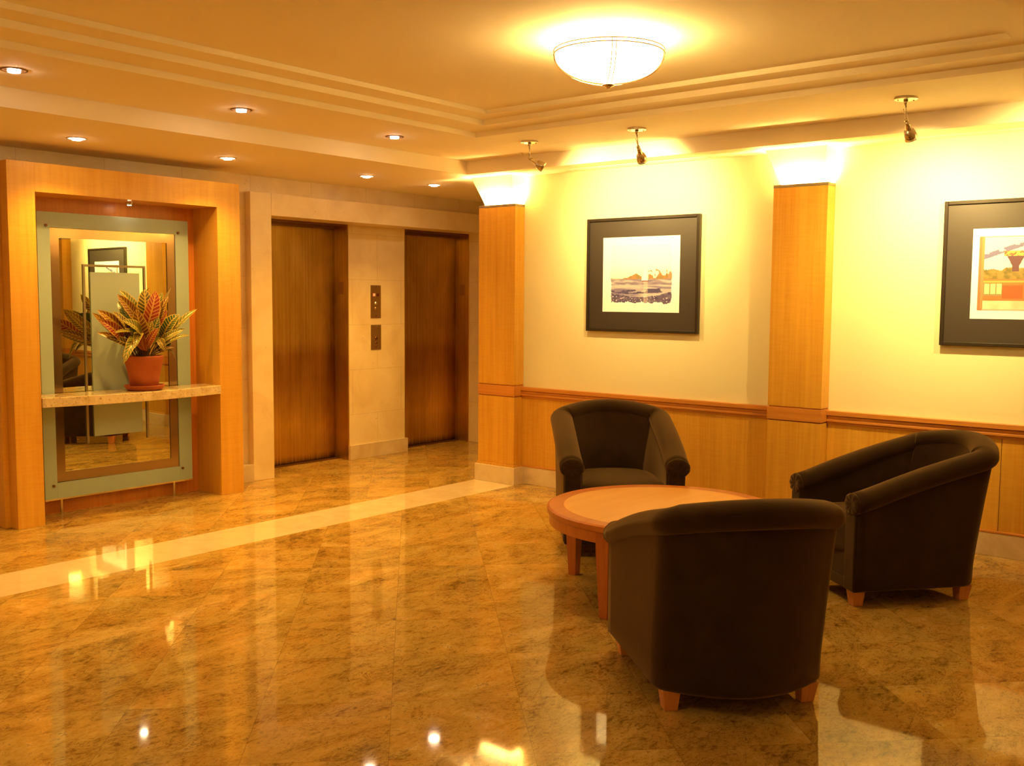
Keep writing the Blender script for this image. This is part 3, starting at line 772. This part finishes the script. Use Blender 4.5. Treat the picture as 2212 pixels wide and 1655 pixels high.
# ------------------------------------------------------------------ tub armchairs
def smooth01(f): f = max(0, min(1, f)); return f*f*(3-2*f)
def chair_path():
    W, F = .331, .335
    pts = []
    n1 = 12
    for i in range(n1+1): pts.append((W, F+(-.255-F)*i/n1))
    cx, cy, r = W-.095, -.255, .095          # rounded rear corner into a shallow arc
    for i in range(1, 9):
        a = radians(0-62*i/8); pts.append((cx+r*cos(a), cy+r*sin(a)))
    x1, y1 = pts[-1]
    n2 = 10
    for i in range(1, n2+1):
        x = x1*(1-i/n2); pts.append((x, y1-(.448+y1)*(1-(x/x1)**2)))
    return pts+[(-x, y) for x, y in pts[::-1][1:]]
PATH = chair_path()
def normals(P):
    out = []
    for i in range(len(P)):
        a = P[max(i-1, 0)]; b = P[min(i+1, len(P)-1)]
        dx, dy = b[0]-a[0], b[1]-a[1]; l = hypot(dx, dy)
        out.append((-dy/l, dx/l))
    return out
NRM = normals(PATH)
NRM = [(-a, -b) if (a*p[0]+b*p[1]) < 0 and abs(p[0]) > .02 else (a, b) for (a, b), p in zip(NRM, PATH)]
NRM = [(a, b) if not (abs(p[0]) <= .02 and b > 0) else (a, -b) for (a, b), p in zip(NRM, PATH)]
_len = [0]
for p, q in zip(PATH, PATH[1:]): _len.append(_len[-1]+hypot(q[0]-p[0], q[1]-p[1]))
SPAR = [1-abs(2*l/_len[-1]-1) for l in _len]           # 0 at an arm front, 1 at the middle of the back
def hgt(s): return .565+.250*sin(pi/2*s)**1.15
def lean_xy(x, y, z):
    k = (max(0, z-.15)/.65)**1.15
    return (.012*(x/.33)*k*smooth01((.35-y)/.2), -.10*smooth01((.20-y)/.52)*k)
def sweep(section, name, mat, parent, smooth=True, bev=0):
    bm = bmesh.new(); rings = []
    for (x, y), (nx, ny), s in zip(PATH, NRM, SPAR):
        rg = []
        for o, z, zl in section(x, y, s):
            lx, ly = lean_xy(x, y, zl)
            rg.append((x+nx*o+lx, y+ny*o+ly, z))
        rings.append(rg)
    loft(bm, rings, True, True)
    return finish(name, bm, mat, parent, smooth=smooth, world_space=False, bevel=bev)
BZ = .078
def make_chair(loc, face, label):
    t = thing('tub_armchair', (loc[0], loc[1], 0), label, 'armchair', 'dark velvet tub armchairs round the table', radians(face)-pi/2)
    def body(x, y, s):
        h = hgt(s)-.080
        bk = smooth01((.05-y)/.3)
        pts = [(-.012, BZ, BZ), (0, BZ+.015, BZ)]
        for i in range(1, 8):
            z = BZ+.015+(h-BZ-.015)*i/7; pts.append((0, z, z))
        pts += [(-.03, h+.03, h+.03), (-.085, h+.05, h+.05)]
        for i in range(7, -1, -1):
            z = BZ+.015+(h+.02-BZ-.015)*i/7
            f = i/7
            pts.append((-.100-.05*bk*sin(pi*min(1, (1-f)*.9)), z, z))
        return pts+[(-.10, BZ, BZ)]
    sweep(body, 'back_shell', M['velvet'], t)
    def roll(x, y, s):
        h = hgt(s); r = .055; rx = .067; out = []
        for k in range(20):
            a = -pi*.28+2*pi*k/20
            out.append((-.042+rx*cos(a), h-r+r*sin(a), h-r))
        return out
    rl = sweep(roll, 'padded_roll', M['velvet'], t)
    # scroll face with pleats at each arm front
    for s_ in (-1, 1):
        x, y = PATH[0] if s_ > 0 else PATH[-1]
        h = hgt(0); cx = s_*(abs(x)-.042); cz = h-.055
        bm = bmesh.new(); rings = []
        for q, (rr, d) in enumerate(((1.0, -.004), (1.02, .008), (.85, .017), (.45, .017), (.10, .010))):
            rg = []
            for k in range(36):
                a = 2*pi*k/36; pl = .0022*cos(9*a)*(1 if 0 < q < 4 else 0)
                rg.append((cx+.066*rr*cos(a), y+d+pl, cz+.054*rr*sin(a)))
            rings.append(rg)
        loft(bm, rings)
        finish('arm_scroll', bm, M['velvet'], rl, smooth=True, world_space=False)
        bm = bmesh.new()
        w0, w1 = s_*(abs(x)-.002), s_*(abs(x)-.094)
        box(bm, min(w0, w1), max(w0, w1), y-.004, y+.012, BZ+.003, cz-.02)
        finish('arm_front', bm, M['velvet'], t, bevel=.010, seg=3, world_space=False)
    # front rail and seat cushion
    bm = bmesh.new(); box(bm, -.240, .240, .27, .325, BZ+.003, .30)
    finish('front_rail', bm, M['velvet'], t, bevel=.015, seg=3, world_space=False)
    bm = bmesh.new()
    plan = []
    for i in range(21):
        f = i/20; plan.append((-.240+.480*f, .325+.035*sin(pi*f)))
    plan += [(.240, .2), (.235, 0), (.215, -.16), (.16, -.25), (.08, -.285), (0, -.292), (-.08, -.285), (-.16, -.25), (-.215, -.16), (-.235, 0), (-.240, .2)]
    cxy = (0, .03); rings = []
    for sc_, z in ((.90, .245), (.975, .255), (1.0, .285), (1.0, .37), (.985, .395), (.93, .412), (.7, .424), (.35, .430), (.02, .432)):
        rings.append([(cxy[0]+(x-cxy[0])*sc_, cxy[1]+(y-cxy[1])*sc_, z) for x, y in plan])
    loft(bm, rings)
    finish('seat_cushion', bm, M['velvet'], t, smooth=True, world_space=False)
    # underside board
    bm = bmesh.new()
    inner = [(x-nx*.03, y-ny*.03) for (x, y), (nx, ny) in zip(PATH, NRM)]
    loft(bm, [[(x, y, z) for x, y in inner] for z in (BZ+.002, .13)])
    finish('base_board', bm, M['velvet'], t, world_space=False)
    for lx, ly in ((.265, .292), (-.265, .292), (.265, -.29), (-.265, -.29)):
        bm = bmesh.new()
        ox = .012 if lx > 0 else -.012; oy = .012 if ly > 0 else -.012
        def qq(c, r, z, dx=0, dy=0): return [(c[0]+dx-r, c[1]+dy-r, z), (c[0]+dx+r, c[1]+dy-r, z), (c[0]+dx+r, c[1]+dy+r, z), (c[0]+dx-r, c[1]+dy+r, z)]
        loft(bm, [qq((lx, ly), .025, 0), qq((lx, ly), .034, BZ+.001, ox*.3, oy*.3)])
        finish('leg', bm, M['wood_leg_pale'], t, bevel=.003, world_space=False)
    return t
make_chair((3.556, 1.890), 49.2, 'dark velvet tub armchair seen from behind, nearest of the three')
make_chair((5.266, 1.820), 141, 'dark velvet tub armchair seen from its side, at the right')
_c = make_chair((5.142, 3.392), 221, 'dark velvet tub armchair facing the viewer behind the round table')
_c.scale = (1.06, 1.03, 1.035)
